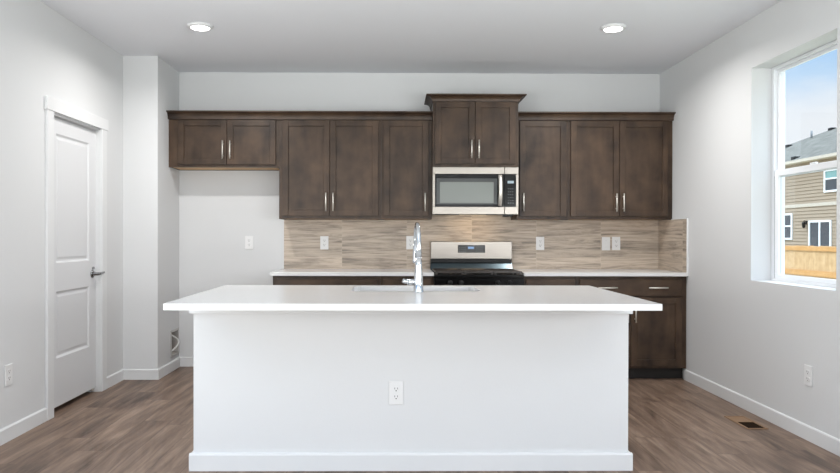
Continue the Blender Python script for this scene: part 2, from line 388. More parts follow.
# baseboards
BT, BH = 0.013, 0.089
def base_profile(t=BT, h=BH): return [(0, 0), (t, 0), (t, h-0.008), (t-0.006, h), (0, h)]
def bb_x(name, x0, x1, ywall, m=m_trim):     # faces -Y
    return MB().prism([(ywall-p, z) for p, z in base_profile()], 'x', x0, x1).build(name, m)
def bb_y(name, y0, y1, xwall, sgn, m=m_trim):
    return MB().prism([(xwall+sgn*p, z) for p, z in base_profile()], 'y', y0, y1).build(name, m)
structure(bb_y('baseboard_right', YF, 5.905, XR, -1), 'white baseboard along the window wall', 'baseboard')
structure(bb_y('baseboard_left', 3.1, 4.568, XL, 1), 'white baseboard along the door wall', 'baseboard')
structure(bb_y('baseboard_corner', 5.512, DB-BT, XL, 1), 'short white baseboard between door casing and corner', 'baseboard')
structure(bb_x('baseboard_return', XL, XB+BT, DB), 'white baseboard on the face of the wall return', 'baseboard')
structure(bb_y('baseboard_alcove', DB, D-BT, XB, 1), 'white baseboard on the side of the wall return', 'baseboard')
structure(bb_x('baseboard_back', XB, -1.017, D), 'white baseboard across the fridge space', 'baseboard')

# door: casing, jamb, slab with two panels, lever
dr = structure_root('door_1', 'white two-panel interior door with chrome lever', 'door', (XL, (DY0+DY1)/2, 0))
O = dr.location
def dpart(b, name, m, parent=dr, base=O):
    bmesh.ops.translate(b.bm, verts=b.bm.verts[:], vec=-Vector(base)); return b.build(name, m, parent)
for y0, y1 in ((4.568, 4.655), (5.421, 5.511)):
    dpart(MB().box(XL, XL+0.018, y0, y1, 0, 2.052, 0.002), 'casing_leg', m_trim)
dpart(MB().box(XL, XL+0.022, 4.556, 5.532, 2.0525, 2.139, 0.002), 'casing_head', m_trim)
JX = XL-0.12
b = MB().box(JX, XL, DY0, DY0+0.006, 0, DZ).box(JX, XL, DY1-0.006, DY1, 0, DZ).box(JX, XL, DY0+0.006, DY1-0.006, DZ-0.006, DZ)
SX = XL-0.030        # slab face
b.box(SX-0.052, SX-0.038, DY0+0.006, DY0+0.018, 0, DZ-0.006).box(SX-0.052, SX-0.038, DY1-0.018, DY1-0.006, 0, DZ-0.006).box(SX-0.052, SX-0.038, DY0+0.018, DY1-0.018, DZ-0.018, DZ-0.006)
dpart(b, 'jamb', m_trim)
def panel_slab(y0, y1, z0, z1, xf, th, wins):
    """slab in the YZ plane, face at xf towards +X, with sunk and raised panels"""
    b = bmesh.new()
    ys = sorted({y0, y1} | {w for q in wins for w in q[:2]}); zs = sorted({z0, z1} | {w for q in wins for w in q[2:]})
    mb = MB()
    for i in range(len(ys)-1):
        for j in range(len(zs)-1):
            cell = (ys[i], ys[i+1], zs[j], zs[j+1])
            if any(q == cell for q in wins): continue
            mb.box(xf-th, xf, cell[0], cell[1], cell[2], cell[3])
    for a0, a1, c0, c1 in wins:
        d1, d2, g1, g2 = 0.010, 0.002, 0.014, 0.040
        lv = [(0, 0), (g1, d1), (g1+0.012, d1), (g2, d2+0.004)]
        V = []; Fc = []
        for g, d in lv: V += [(xf-d, a0+g, c0+g), (xf-d, a1-g, c0+g), (xf-d, a1-g, c1-g), (xf-d, a0+g, c1-g)]
        for k in range(len(lv)-1):
            for i in range(4): Fc.append((k*4+i, k*4+(i+1) % 4, (k+1)*4+(i+1) % 4, (k+1)*4+i))
        n = (len(lv)-1)*4; Fc.append((n, n+1, n+2, n+3))
        mb.box(xf-th, xf-0.012, a0, a1, c0, c1).faces(V, Fc)
    b.free()
    bmesh.ops.remove_doubles(mb.bm, verts=mb.bm.verts[:], dist=1e-5)
    return mb
W1 = (DY0+0.127, DY1-0.127, 1.030, 1.925); W2 = (DY0+0.127, DY1-0.127, 0.262+0.11, 0.835)
slab = dpart(panel_slab(DY0+0.008, DY1-0.008, 0.038, 2.034, SX, 0.036, [W1, W2]), 'door_slab', m_door)
hy, hz = DY1-0.075, 0.925
lever = dpart(MB().lathe([(0, 0), (0.031, 0), (0.031, 0.006), (0.024, 0.011), (0.012, 0.013), (0.012, 0.045), (0.0, 0.045)], (SX, hy, hz), 'x', 24)
              .tube([(SX+0.043, hy-0.002, hz), (SX+0.048, hy+0.03, hz+0.001), (SX+0.046, hy+0.075, hz+0.004), (SX+0.043, hy+0.115, hz+0.006)], [0.012, 0.011, 0.010, 0.009], 12), 'lever_handle', m_lever, slab)
lever['label'] = 'chrome lever handle'
lock = dpart(MB().box(SX, SX+0.009, hy-0.004, hy+0.03, hz+0.034, hz+0.055, 0.004), 'strike_latch', m_lever, slab)
stop = dpart(MB().lathe([(0, 0), (0.012, 0), (0.012, 0.02), (0, 0.02)], (SX-0.02, DY1-0.03, 0.012), 'z', 12), 'hinge_pin', m_nickel)

# window: vinyl single-hung
wn = structure_root('window_1', 'white single-hung window onto the neighbouring house', 'window', (XR+0.16, (WY0+WY1)/2, WZ0))
O2 = wn.location
FX0, FX1 = 2.640, 2.720
def ring(b, x0, x1, y0, y1, z0, z1, t, tb, tt, bev=0.002):
    b.box(x0, x1, y0, y0+t, z0, z1, bev).box(x0, x1, y1-t, y1, z0, z1, bev).box(x0, x1, y0+t, y1-t, z0, z0+tb, bev).box(x0, x1, y0+t, y1-t, z1-tt, z1, bev); return b
wp = lambda b, n, m, par=wn: dpart(b, n, m, par, O2)
wp(ring(MB(), FX0, FX1, WY0, WY1, WZ0, WZ1, 0.033, 0.016, 0.020), 'window_frame', m_vinyl)
wp(MB().box(2.646, 2.690, WY1-0.0375, WY1-0.0335, WZ0+0.017, 1.64).box(2.646, 2.690, WY0+0.0335, WY0+0.0375, WZ0+0.017, 1.64), 'sash_track', m_track)
up_ = wp(ring(MB(), 2.666, 2.684, WY0+0.034, WY1-0.034, 1.632, WZ1-0.0205, 0.024, 0.030, 0.019), 'upper_sash', m_vinyl)
wp(MB().box(2.673, 2.676, WY0+0.057, WY1-0.057, 1.661, WZ1-0.039), 'glass_pane', m_glass, up_)
lo_ = wp(ring(MB(), 2.645, 2.664, WY0+0.038, WY1-0.038, WZ0+0.0165, 1.680, 0.043, 0.032, 0.042), 'lower_sash', m_vinyl)
wp(MB().box(2.653, 2.656, WY0+0.080, WY1-0.080, WZ0+0.048, 1.639), 'glass_pane', m_glass, lo_)
wp(MB().box(2.646, 2.664, 4.31, 4.37, 1.6805, 1.692, 0.002), 'sash_lock', m_vinyl, lo_)

# ------------------------------------------------------------------ small builders
def bar_pull(length, vertical=True, r=0.0058, stand=0.030):
    b = MB(); h = length/2
    if vertical:
        b.tube([(0, -stand, -h), (0, -stand, h)], r, 12)
        for s in (-1, 1): b.tube([(0, 0, s*(h-0.028)), (0, -stand, s*(h-0.028))], r*0.85, 10)
    else:
        b.tube([(-h, -stand, 0), (h, -stand, 0)], r, 12)
        for s in (-1, 1): b.tube([(s*(h-0.028), 0, 0), (s*(h-0.028), -stand, 0)], r*0.85, 10)
    return b
def shaker(wd, ht, st=0.052, th=0.02, dep=0.012):
    """front in the XZ plane, face at y=-th, lower corner at the origin"""
    b = MB(); bv = 0.0014
    b.box(0, st, -th, 0, 0, ht, bv).box(wd-st, wd, -th, 0, 0, ht, bv)
    b.box(st, wd-st, -th, 0, 0, st, bv).box(st, wd-st, -th, 0, ht-st, ht, bv)
    b.box(st, wd-st, -th+dep, -0.002, st, ht-st)
    return b
def slab_front(wd, ht, th=0.02): return MB().box(0, wd, -th, 0, 0, ht, 0.003, 2)
PULL = 0.162
def add_door(par, x0, x1, z0, z1, pull_side, pull_z):
    d = shaker(x1-x0, z1-z0).build('door', m_wood, par, (x0, -0.0005, z0))
    px = (x1-x0-0.030) if pull_side > 0 else 0.030
    h = bar_pull(PULL).build('handle', m_nickel, d, (px, -0.020, pull_z-z0)); h['label'] = 'brushed nickel bar pull'
    return d
def add_drawer(par, x0, x1, z0, z1, pulls):
    d = slab_front(x1-x0, z1-z0).build('drawer', m_woodh, par, (x0, -0.0005, z0))
    for px in pulls:
        h = bar_pull(PULL, False).build('handle', m_nickel, d, (px-x0, -0.020, (z1-z0)/2)); h['label'] = 'brushed nickel bar pull'
    return d
def carcass(par, wd, ht, dep, z0=0.0, bottom=True):
    t = 0.016
    b = MB().box(0, wd, 0, 0.019, z0, ht)                       # face frame (closed behind the doors)
    b.box(0, t, 0.019, dep, z0, ht).box(wd-t, wd, 0.019, dep, z0, ht).box(t, wd-t, 0.019, dep, ht-t, ht).box(t, wd-t, dep-0.006, dep, z0, ht-t)
    b.build('cabinet_box', m_wood, par)
    if bottom:
        q = MB().box(t+0.001, wd-t-0.001, 0.020, dep-0.007, z0+0.004, z0+0.016).build('bottom_panel', m_maple, par); q['label'] = 'unfinished maple underside'

YU = D-0.305          # face of the upper cabinets
GU = 'dark wood wall cabinets'
def upper(name, label, x0, x1, z0, z1, doors, yface=YU):
    t = thing(name, label, 'cabinet', (x0, yface, z0), 0, GU)
    carcass(t, x1-x0, z1-z0, D-yface-0.001)
    for a0, a1, c0, c1, side, pz in doors: add_door(t, a0-x0, a1-x0, c0-z0, c1-z0, side, pz-z0)
    return t
ZB, ZT = 1.372, 2.286
upper('wall_cabinet', 'short dark wood two-door cabinet high above the empty fridge space', XB+0.001, -1.0155, 1.830, ZT,
      [(-1.907, -1.4765, 1.853, 2.249, 1, 1.982), (-1.4725, -1.043, 1.853, 2.249, -1, 1.982)])
upper('wall_cabinet', 'tall dark wood two-door wall cabinet next to the fridge space', -1.0145, -0.1065, ZB, ZT,
      [(-0.983, -0.5645, 1.400, 2.249, 1, 1.523), (-0.5600, -0.132, 1.400, 2.249, -1, 1.523)])
upper('wall_cabinet', 'narrow single-door dark wood wall cabinet on the faucet side of the microwave', -0.1055, 0.3470, ZB, ZT,
      [(-0.083, 0.315, 1.400, 2.249, 1, 1.523)])
cc = upper('wall_cabinet', 'raised dark wood two-door cabinet above the microwave with its own crown', 0.3490, 1.1040, 1.832, 2.440,
      [(0.369, 0.7185, 1.857, 2.403, 1, 1.985), (0.7230, 1.077, 1.857, 2.403, -1, 1.985)], D-0.375)
upper('wall_cabinet', 'narrow single-door dark wood wall cabinet between microwave and the wide cabinet by the window wall', 1.1060, 1.5630, ZB, ZT,
      [(1.129, 1.543, 1.400, 2.249, -1, 1.523)])
upper('wall_cabinet', 'tall dark wood two-door wall cabinet in the corner by the window wall', 1.5640, XR-0.002, ZB, ZT,
      [(1.584, 2.0165, 1.400, 2.249, 1, 1.523), (2.0210, 2.454, 1.400, 2.249, -1, 1.523)])

# crown moulding: cove profile, y towards the room is negative
def crown_prof(yf, z0, z1, out_):
    P = [(yf+0.012, z0), (yf-0.006, z0), (yf-0.008, z0+0.010)]
    for k in range(7):
        a = k/6*PI/2
        P.append((yf-0.008-(out_-0.014)*(1-math.cos(a)), z0+0.012+(z1-z0-0.024)*math.sin(a)))
    P += [(yf-out_, z1-0.010), (yf-out_, z1), (yf+0.012, z1)]
    return P
for x0, x1, lab in ((XB+0.001, 0.3475, 'long dark crown moulding over the cabinets from fridge space to microwave'), (1.1055, XR-0.001, 'shorter dark crown moulding over the cabinets between microwave and window wall')):
    yf = YU-0.0215
    o = MB().prism([(p, z) for p, z in crown_prof(yf, 2.2535, 2.322, 0.050)], 'x', x0, x1)
    o.box(x0, x1, yf+0.012, D-0.002, 2.2875, 2.300)
    tag(o.build('crown_moulding', m_woodh, None, origin=((x0+x1)/2, yf, 2.2535)), lab, 'moulding', 'dark crown mouldings')
# crown of the raised cabinet wraps its sides
yc, cz0, cz1, oc = D-0.375-0.0215, 2.4045, 2.461, 0.060
pr = crown_prof(0, cz0, cz1, oc)
b = bmesh.new(); R = []
xl, xr = 0.3490, 1.1040
for i, st in enumerate(('bl', 'fl', 'fr', 'br')):
    ring_ = []
    for p, z in pr:
        o_ = -p                      # outward distance
        x = (xl - o_) if st in ('bl', 'fl') else (xr + o_)
        y = (D-0.001) if st in ('bl', 'br') else (yc - o_)
        ring_.append(b.verts.new((x, y, z)))
    R.append(ring_)
for i in range(3):
    for k in range(len(pr)): b.faces.new((R[i][k], R[i][(k+1) % len(pr)], R[i+1][(k+1) % len(pr)], R[i+1][k]))
b.faces.new(R[0][::-1]); b.faces.new(R[3]); bmesh.ops.recalc_face_normals(b, faces=b.faces[:])
mb = MB(); mb._merge(b); mb.box(xl+0.013, xr-0.013, yc+0.013, D-0.002, 2.4405, 2.456)
bmesh.ops.translate(mb.bm, verts=mb.bm.verts[:], vec=-Vector(cc.location))
mb.build('crown', m_woodh, cc)

# ------------------------------------------------------------------ base cabinets
YBF = D-0.612
GB = 'dark wood base cabinets'
def base(label, x0, x1, doors, drawers):
    t = thing('base_cabinet', label, 'cabinet', (x0, YBF, 0), 0, GB)
    carcass(t, x1-x0, 0.8825, D-YBF-0.001, 0.100, False)
    MB().box(0, x1-x0, 0.070, 0.085, 0.001, 0.0995).build('toe_kick', m_kick, t)
    for a0, a1, c0, c1, side, pz in doors: add_door(t, a0-x0, a1-x0, c0, c1, side, pz)
    for a0, a1, c0, c1, pl in drawers: add_drawer(t, a0-x0, a1-x0, c0, c1, [q-x0 for q in pl])
    return t
base('dark wood base cabinet at the fridge end of the counter', -1.0155, -0.1070,
     [(-0.983, -0.5645, 0.123, 0.703, 1, 0.575), (-0.5600, -0.132, 0.123, 0.703, -1, 0.575)], [(-0.983, -0.132, 0.718, 0.857, (-0.76, -0.35))])
base('narrow dark wood base cabinet on the faucet side of the range', -0.1060, 0.3440, [(-0.083, 0.321, 0.123, 0.703, 1, 0.575)], [(-0.083, 0.321, 0.718, 0.857, (0.119,))])
base('narrow dark wood base cabinet between the range and the wide corner cabinet', 1.1080, 1.5630, [(1.129, 1.543, 0.123, 0.703, -1, 0.575)], [(1.129, 1.543, 0.718, 0.857, (1.336,))])
base('wide dark wood base cabinet in the corner by the window wall', 1.5640, XR-0.004,
     [(1.584, 2.0165, 0.123, 0.703, 1, 0.575), (2.0210, 2.454, 0.123, 0.703, -1, 0.575)], [(1.584, 2.454, 0.718, 0.857, (1.815, 2.243))])

for x0, x1, lab in ((-1.034, 0.3455, 'white quartz countertop between the fridge space and the range'), (1.1065, XR-0.0015, 'white quartz countertop between the range and the window wall')):
    tag(MB().box(x0, x1, D-0.648, D-0.0115, 0.884, 0.914, 0.002).build('countertop', m_quartz, None, origin=((x0+x1)/2, D-0.32, 0.884)), lab, 'countertop', 'white quartz worktops')

# backsplash
bs = thing('backsplash', 'beige veined stone tile backsplash between counter and wall cabinets', 'backsplash', (-1.093, D, 1.037))
BO = bs.location
b = MB().box(-1.018, XR-0.0115, D-0.011, D-0.0008, 0.9145, 1.3715)
b.box(0.346, 1.106, D-0.0105, D-0.0008, 0.86, 0.9145).box(0.350, 1.103, D-0.011, D-0.0008, 1.3715, 1.42)
dpart(b, 'back_panel', m_tile, bs, BO)
b = MB().box(XR-0.011, XR-0.0008, 5.835, D-0.0008, 0.9145, 1.3715); dpart(b, 'side_panel', m_tile, bs, BO)
b = MB().box(XR-0.013, XR-0.0008, 5.826, 5.835, 0.9145, 1.378).box(XR-0.013, XR-0.0008, 5.835, D-0.31, 1.3717, 1.378)
e_ = dpart(b, 'edge_trim', m_trim, bs, BO); e_['label'] = 'white metal tile edge'
dpart(MB().box(-1.023, -1.0182, D-0.012, D-0.0008, 0.9145, 1.3715), 'edge_trim', m_trim, bs, BO)

# ------------------------------------------------------------------ wall plates
def wall_plate(kind, label, loc, rz=0.0, group='white wall plates'):
    t = thing('power_outlet' if kind == 'outlet' else 'wall_switch', label, 'outlet' if kind == 'outlet' else 'switch', loc, rz, group)
    MB().box(-0.0385, 0.0385, -0.0065, -0.0004, -0.062, 0.062, 0.003, 2).build('cover_plate', m_plate, t)
    if kind == 'outlet':
        for s in (-1, 1):
            zc = s*0.0205
            r = MB().prism([], 'x', 0, 0) if False else MB()
            pts = rrect(-0.0165, 0.0165, -0.0145, 0.0145, 0.008, 4)
            bb = bmesh.new(); A = [bb.verts.new((x, -0.0088, z+zc)) for x, z in pts]; B = [bb.verts.new((x, -0.0063, z+zc)) for x, z in pts]
            bb.faces.new(A)
            for i in range(len(A)): bb.faces.new((A[i], A[(i+1) % len(A)], B[(i+1) % len(A)], B[i]))
            bmesh.ops.recalc_face_normals(bb, faces=bb.faces[:]); r._merge(bb)
            rc = r.build('receptacle', m_plate, t)
            q = MB().box(-0.0085, -0.0060, -0.0092, -0.0086, zc-0.001, zc+0.0085).box(0.0060, 0.0085, -0.0092, -0.0086, zc-0.001, zc+0.0085)
            q.lathe([(0, -0.0092), (0.0032, -0.0092), (0.0032, -0.0086), (0, -0.0086)], (0, 0, zc-0.0080), 'y', 10)
            sl = q.build('slots', m_slot, rc); sl['label'] = 'dark contact slots'
        MB().lathe([(0, -0.0075), (0.0026, -0.0075), (0.0026, -0.006), (0, -0.006)], (0, 0, 0), 'y', 10).build('screw', m_plate, t)
    else:
        MB().box(-0.0055, 0.0055, -0.0078, -0.006, -0.012, 0.012, 0.001).build('toggle_collar', m_plate, t)
        MB().box(-0.0035, 0.0035, -0.018, -0.006, -0.002, 0.009, 0.0015).build('toggle', m_plate, t)
        for s in (-1, 1): MB().lathe([(0, -0.0073), (0.0026, -0.0073), (0.0026, -0.006), (0, -0.006)], (0, 0, s*0.030), 'y', 10).build('screw', m_grey, t)
    return t
TF = D-0.0112
wall_plate('outlet', 'white power outlet on the stone tile nearest the fridge space', (-0.640, TF, 1.157))
wall_plate('outlet', 'white power outlet on the stone tile, partly hidden by the tall chrome faucet', (0.163, TF, 1.160))
wall_plate('outlet', 'white power outlet on the stone tile close beside the range', (1.377, TF, 1.155))
wall_plate('switch', 'white toggle switch plate on the stone tile under the corner cabinet', (1.995, TF, 1.153))
wall_plate('outlet', 'white power outlet beside the toggle switch on the stone tile', (2.090, TF, 1.155))
wall_plate('outlet', 'white power outlet on the bare wall of the fridge space', (-1.343, D-0.0004, 1.157))
wall_plate('outlet', 'white power outlet low on the wall beside the panel door', (XL+0.0004, 4.129, 0.392), PI/2)
wall_plate('outlet', 'white power outlet low on the wall below the window', (XR-0.0004, 4.127, 0.388), -PI/2)

# ------------------------------------------------------------------ microwave
mw = thing('microwave', 'stainless over-the-range microwave with dark glass door and keypad', 'microwave', (0.3455, 6.06, 1.413))
W_, MH, MDp = 0.757, 0.415, D-6.06-0.0015
MB().box(0.003, W_-0.003, 0.035, 0.3975, 0.006, MH).build('case', m_black, mw)
dw = 0.632
b = MB().box(0, dw, 0, 0.034, MH-0.062, MH, 0.003).box(0, dw, 0, 0.034, 0.0, 0.067, 0.003).box(0, 0.024, 0, 0.034, 0.067, MH-0.062, 0.003)
md = b.build('door', m_steel, mw)
MB().box(0.0245, dw-0.001, 0.003, 0.033, 0.0675, MH-0.0625).build('door_glass', m_blackglass, md)
MB().box(0.036, 0.570, 0.0018, 0.0035, 0.088, MH-0.100).build('window_border', m_oven_border, md)
q = MB().box(0.066, 0.538, 0.0008, 0.0022, 0.100, MH-0.132).build('window', m_oven_window, md); q['label'] = 'oven window in grey put in for the room reflection'
# bowed handle
pts = [(0.594, -0.004 - 0.040*math.sin(PI*k/12), 0.074 + (MH-0.062-0.074-0.006)*k/12) for k in range(13)]
hb = bmesh.new(); R = []
for x, y, z in pts:
    R.append([hb.verts.new((x-0.018, y+0.004, z)), hb.verts.new((x-0.009, y-0.005, z)), hb.verts.new((x+0.009, y-0.005, z)), hb.verts.new((x+0.018, y+0.004, z)), hb.verts.new((x+0.012, y+0.008, z)), hb.verts.new((x-0.012, y+0.008, z))])
for i in range(12):
    for k in range(6): f = hb.faces.new((R[i][k], R[i][(k+1) % 6], R[i+1][(k+1) % 6], R[i+1][k])); f.smooth = True
hb.faces.new(R[0][::-1]); hb.faces.new(R[-1]); bmesh.ops.recalc_face_normals(hb, faces=hb.faces[:])
m_ = MB(); m_._merge(hb); m_.build('handle', m_nickel, md)
b = MB().box(0.278, 0.305, -0.0006, 0.0006, MH-0.030, MH-0.026).box(0.309, 0.316, -0.0006, 0.0006, MH-0.030, MH-0.026).box(0.320, 0.352, -0.0006, 0.0006, MH-0.030, MH-0.026)
b.build('badge', m_badge, md)
b = MB().box(dw+0.002, W_, 0, 0.034, MH-0.062, MH, 0.003).box(dw+0.002, W_, 0, 0.034, 0.0, 0.067, 0.003).box(W_-0.024, W_, 0, 0.034, 0.067, MH-0.062, 0.003)
cp_ = b.build('control_column', m_steel, mw)
MB().box(dw+0.0022, W_-0.0245, 0.002, 0.033, 0.0675, MH-0.0625).build('keypad', m_blackglass, cp_)
MB().box(0.660, 0.714, 0.0008, 0.0022, MH-0.143, MH-0.120).build('display', m_lcd_dim, cp_)
b = MB()
for i in range(3):
    for j in range(5): b.box(0.664+i*0.018, 0.674+i*0.018, 0.0010, 0.0022, 0.118+j*0.026, 0.124+j*0.026)
    b.box(0.662+i*0.020, 0.674+i*0.020, 0.0010, 0.0022, 0.094, 0.104)
b.build('keys', m_key, cp_)
MB().box(0.02, W_-0.02, 0.012, 0.034, -0.004, -0.0005).build('vent_grille', m_black, mw)
MB().box(0.26, 0.50, 0.14, 0.24, 0.0005, 0.0055).build('lamp_lens', emit_mat('hood_lens', (1, 0.82, 0.58, 1), 1.2), mw)
MB().box(0.630, 0.715, 0.05, 0.11, -0.020, -0.0005, 0.004).build('filter_bracket', m_black, mw)
light('cooktop_lamp', 'AREA', (0.345+0.38, 6.06+0.19, 1.405), (0, 0.5, -1), HOOD_LIGHT, (1.0, 0.72, 0.42), shape='RECTANGLE', size=0.36, size_y=0.10)

# ------------------------------------------------------------------ range
rg = thing('gas_range', 'stainless and black freestanding gas range between the base cabinets', 'range', (0.3475, D-0.66, 0))
RW = 0.757
MB().box(0.001, RW-0.001, 0.02, 0.640, 0.05, 0.868).build('body', m_enamel, rg)
MB().box(0.02, RW-0.02, 0.03, 0.06, 0.02, 0.05).box(0.03, 0.07, 0.06, 0.60, 0.001, 0.05).box(RW-0.07, RW-0.03, 0.06, 0.60, 0.001, 0.05).build('plinth', m_black, rg)
ct = MB().box(0.0, RW, -0.004, 0.640, 0.8685, 0.897, 0.006, 2).build('cooktop', m_enamel, rg)
for gx0, gx1 in ((0.012, 0.250), (0.256, 0.501), (0.507, 0.745)):
    b = MB(); y0, y1, z0, z1 = 0.012, 0.545, 0.910, 0.924
    b.box(gx0, gx1, y0, y0+0.014, z0, z1, 0.003).box(gx0, gx1, y1-0.014, y1, z0, z1, 0.003).box(gx0, gx0+0.014, y0+0.014, y1-0.014, z0, z1, 0.003).box(gx1-0.014, gx1, y0+0.014, y1-0.014, z0, z1, 0.003)
    gm = (gx0+gx1)/2
    b.box(gm-0.006, gm+0.006, y0+0.014, y1-0.014, z0, z1, 0.002)
    for k in range(1, 7):
        yy = y0 + (y1-y0)*k/7; b.box(gx0+0.014, gx1-0.014, yy-0.006, yy+0.006, z0, z1+0.001, 0.002)
    for fx in (gx0+0.002, gx1-0.020):
        for fy in (y0+0.002, (y0+y1)/2, y1-0.020): b.box(fx, fx+0.018, fy, fy+0.018, 0.8975, z0+0.002)
    b.build('grate', m_iron, ct)
for bx, by, br in ((0.131, 0.15, 0.045), (0.131, 0.42, 0.034), (0.378, 0.28, 0.05), (0.626, 0.15, 0.038), (0.626, 0.42, 0.045)):
    MB().lathe([(0, 0.8972), (br, 0.8972), (br, 0.901), (br*0.85, 0.903), (br*0.8, 0.9075), (0, 0.9085)], (bx, by, 0), 'z', 24).build('burner', m_iron, ct)
fs = MB().box(0.001, RW-0.001, -0.004, 0.0195, 0.790, 0.868, 0.003).build('control_fascia', m_enamel, rg)
for kx in (0.133, 0.226, 0.537, 0.635):
    k = MB().lathe([(0, -0.004), (0.021, -0.004), (0.021, -0.010), (0.017, -0.014), (0.016, -0.034), (0.013, -0.037), (0, -0.037)], (kx, -0.0005, 0.832), 'y', 20)
    k.box(kx-0.003, kx+0.003, -0.041, -0.036, 0.818, 0.846, 0.001)
    k.build('knob', m_black, fs)
    MB().lathe([(0.0165, -0.0345), (0.0172, -0.0345), (0.0172, -0.031), (0.0165, -0.031)], (kx, -0.0005, 0.832), 'y', 20).build('knob_ring', m_slot, fs)
od = MB().box(0.001, RW-0.001, -0.022, 0.019, 0.235, 0.786, 0.004).build('oven_door', m_steel, rg)
MB().box(0.09, RW-0.09, -0.0235, -0.0215, 0.33, 0.66).build('oven_glass', m_blackglass, od)
MB().tube([(0.05, -0.065, 0.735), (RW-0.05, -0.065, 0.735)], 0.012, 14).tube([(0.09, -0.022, 0.735), (0.09, -0.065, 0.735)], 0.009).tube([(RW-0.09, -0.022, 0.735), (RW-0.09, -0.065, 0.735)], 0.009).build('oven_handle', m_nickel, od)
MB().box(0.001, RW-0.001, -0.020, 0.019, 0.055, 0.230, 0.004).build('warming_drawer', m_steel, rg)
# backguard: sloped glossy riser, dark slot, stainless display panel
bgd = MB().box(0.002, RW-0.003, 0.560, 0.640, 1.009, 1.174, 0.006, 2)
bg_ = bgd.build('backguard', m_steel, rg)
MB().faces([(0.0, 0.562, 0.8975), (RW, 0.562, 0.8975), (RW, 0.600, 0.974), (0.0, 0.600, 0.974), (0.0, 0.640, 0.8975), (RW, 0.640, 0.8975), (RW, 0.640, 0.9745), (0.0, 0.640, 0.9745), (RW, 0.602, 0.9745), (0.0, 0.602, 0.9745)],
           [(0, 1, 8, 9), (4, 5, 1, 0), (7, 6, 5, 4), (9, 8, 6, 7), (0, 9, 7, 4), (1, 5, 6, 8)]).build('riser', m_riser, rg)
MB().box(0.001, RW-0.001, 0.590, 0.640, 0.9755, 1.0085, 0.002).build('riser_lip', m_black, rg)
dp = MB().box(0.251, 0.503, 0.5575, 0.5605, 1.068, 1.140).build('display_panel', m_blackglass, bg_)
MB().box(0.345, 0.400, 0.5566, 0.5578, 1.104, 1.124).build('clock_digits', m_lcd, dp)
for kx in (0.262, 0.420):
    b = MB()
    for i in range(4):
        for j in range(3): b.box(kx+i*0.018, kx+0.008+i*0.018, 0.5568, 0.5578, 1.078+j*0.018, 1.084+j*0.018)
    b.build('touch_keys', m_key, dp)

# ------------------------------------------------------------------ island
IX0, IX1, IY0, IY1 = -1.0415, 1.2300, 3.142, 4.322
BX0, BX1, BFY, BBY = -1.037, 1.2335, 3.606, 4.285
isl = thing('kitchen_island', 'white painted kitchen island base with baseboard in the middle of the floor', 'island', ((BX0+BX1)/2, BFY, 0))
IO = isl.location
ip = lambda b, n, m, par=isl: dpart(b, n, m, par, IO)
ip(MB().box(BX0, BX1, BFY, BFY+0.114, 0.001, 0.8835).box(BX0, BX0+0.114, BFY+0.114, BBY, 0.001, 0.8835).box(BX1-0.114, BX1, BFY+0.114, BBY, 0.001, 0.8835), 'knee_wall', m_island)
bp_ = [(p, z) for p, z in base_profile(0.019, 0.090)]
b = MB().prism([(BFY-p, z+0.001) for p, z in bp_], 'x', BX0-0.019, BX1+0.019)
b.prism([(BX0-p, z+0.001) for p, z in bp_], 'y', BFY, BBY).prism([(BX1+p, z+0.001) for p, z in bp_], 'y', BFY, BBY)
ip(b, 'baseboard', m_trim)
b = MB().box(BX0-0.019, BX1+0.017, BFY-0.019, BFY, 0.8185, 0.8835, 0.001).box(BX0-0.019, BX0, BFY, BBY, 0.8185, 0.8835).box(BX1, BX1+0.017, BFY, BBY, 0.8185, 0.8835)
ip(b, 'apron_trim', m_trim)
ip(MB().box(BX0+0.115, BX1-0.115, 4.20, 4.22, 0.10, 0.8835).box(BX0+0.115, BX1-0.115, 4.14, 4.155, 0.001, 0.10), 'cabinet_front', m_wood)
for k in range(4):
    x0 = BX0+0.12 + k*0.508
    dd = MB().box(x0, x0+0.50, 4.2205, 4.2405, 0.12, 0.86, 0.002); ip(dd, 'door', m_wood)
# top with an undermount sink cut-out
SX0, SX1, SY0, SY1 = -0.235, 0.495, 3.850, 4.228
o = MB().slab_with_hole([(IX0, IY0), (IX1, IY0), (IX1, IY1), (IX0, IY1)], rrect(SX0, SX1, SY0, SY1, 0.05), 0.884, 0.914).build('island_countertop', m_quartz, None, origin=((IX0+IX1)/2, (IY0+IY1)/2, 0.884))
tag(o, 'white quartz island countertop with overhang and undermount sink', 'countertop')
wall_plate('outlet', 'white power outlet on the front of the white kitchen island', (0.018, BFY-0.0004, 0.404))
# sink
sk = thing('kitchen_sink', 'undermount stainless sink set into the island countertop', 'sink', ((SX0+SX1)/2, (SY0+SY1)/2, 0.680))
so = Vector(sk.location)
bb = bmesh.new(); L_ = []
for off, z in ((0.030, 0.8832), (0.004, 0.8832), (0.002, 0.875), (-0.004, 0.75), (-0.012, 0.71), (-0.045, 0.692)):
    L_.append([bb.verts.new((x, y, z)) for x, y in rrect(SX0-off, SX1+off, SY0-off, SY1+off, 0.05+max(off, 0))])
n_ = len(L_[0])
for i in range(len(L_)-1):
    for k in range(n_): f = bb.faces.new((L_[i][k], L_[i][(k+1) % n_], L_[i+1][(k+1) % n_], L_[i+1][k])); f.smooth = i > 0
bb.faces.new(L_[-1]); bmesh.ops.recalc_face_normals(bb, faces=bb.faces[:])
m_ = MB(); m_._merge(bb); ob = dpart(m_, 'basin', m_basin, sk, so)
md_ = ob.modifiers.new('thickness', 'SOLIDIFY'); md_.thickness = 0.0012; md_.offset = 0
dpart(MB().lathe([(0, 0.0), (0.043, 0.0), (0.043, 0.004), (0.036, 0.003), (0.02, -0.001), (0, -0.001)], (so.x, so.y, 0.6935), 'z', 24), 'drain', m_chrome, sk, so)

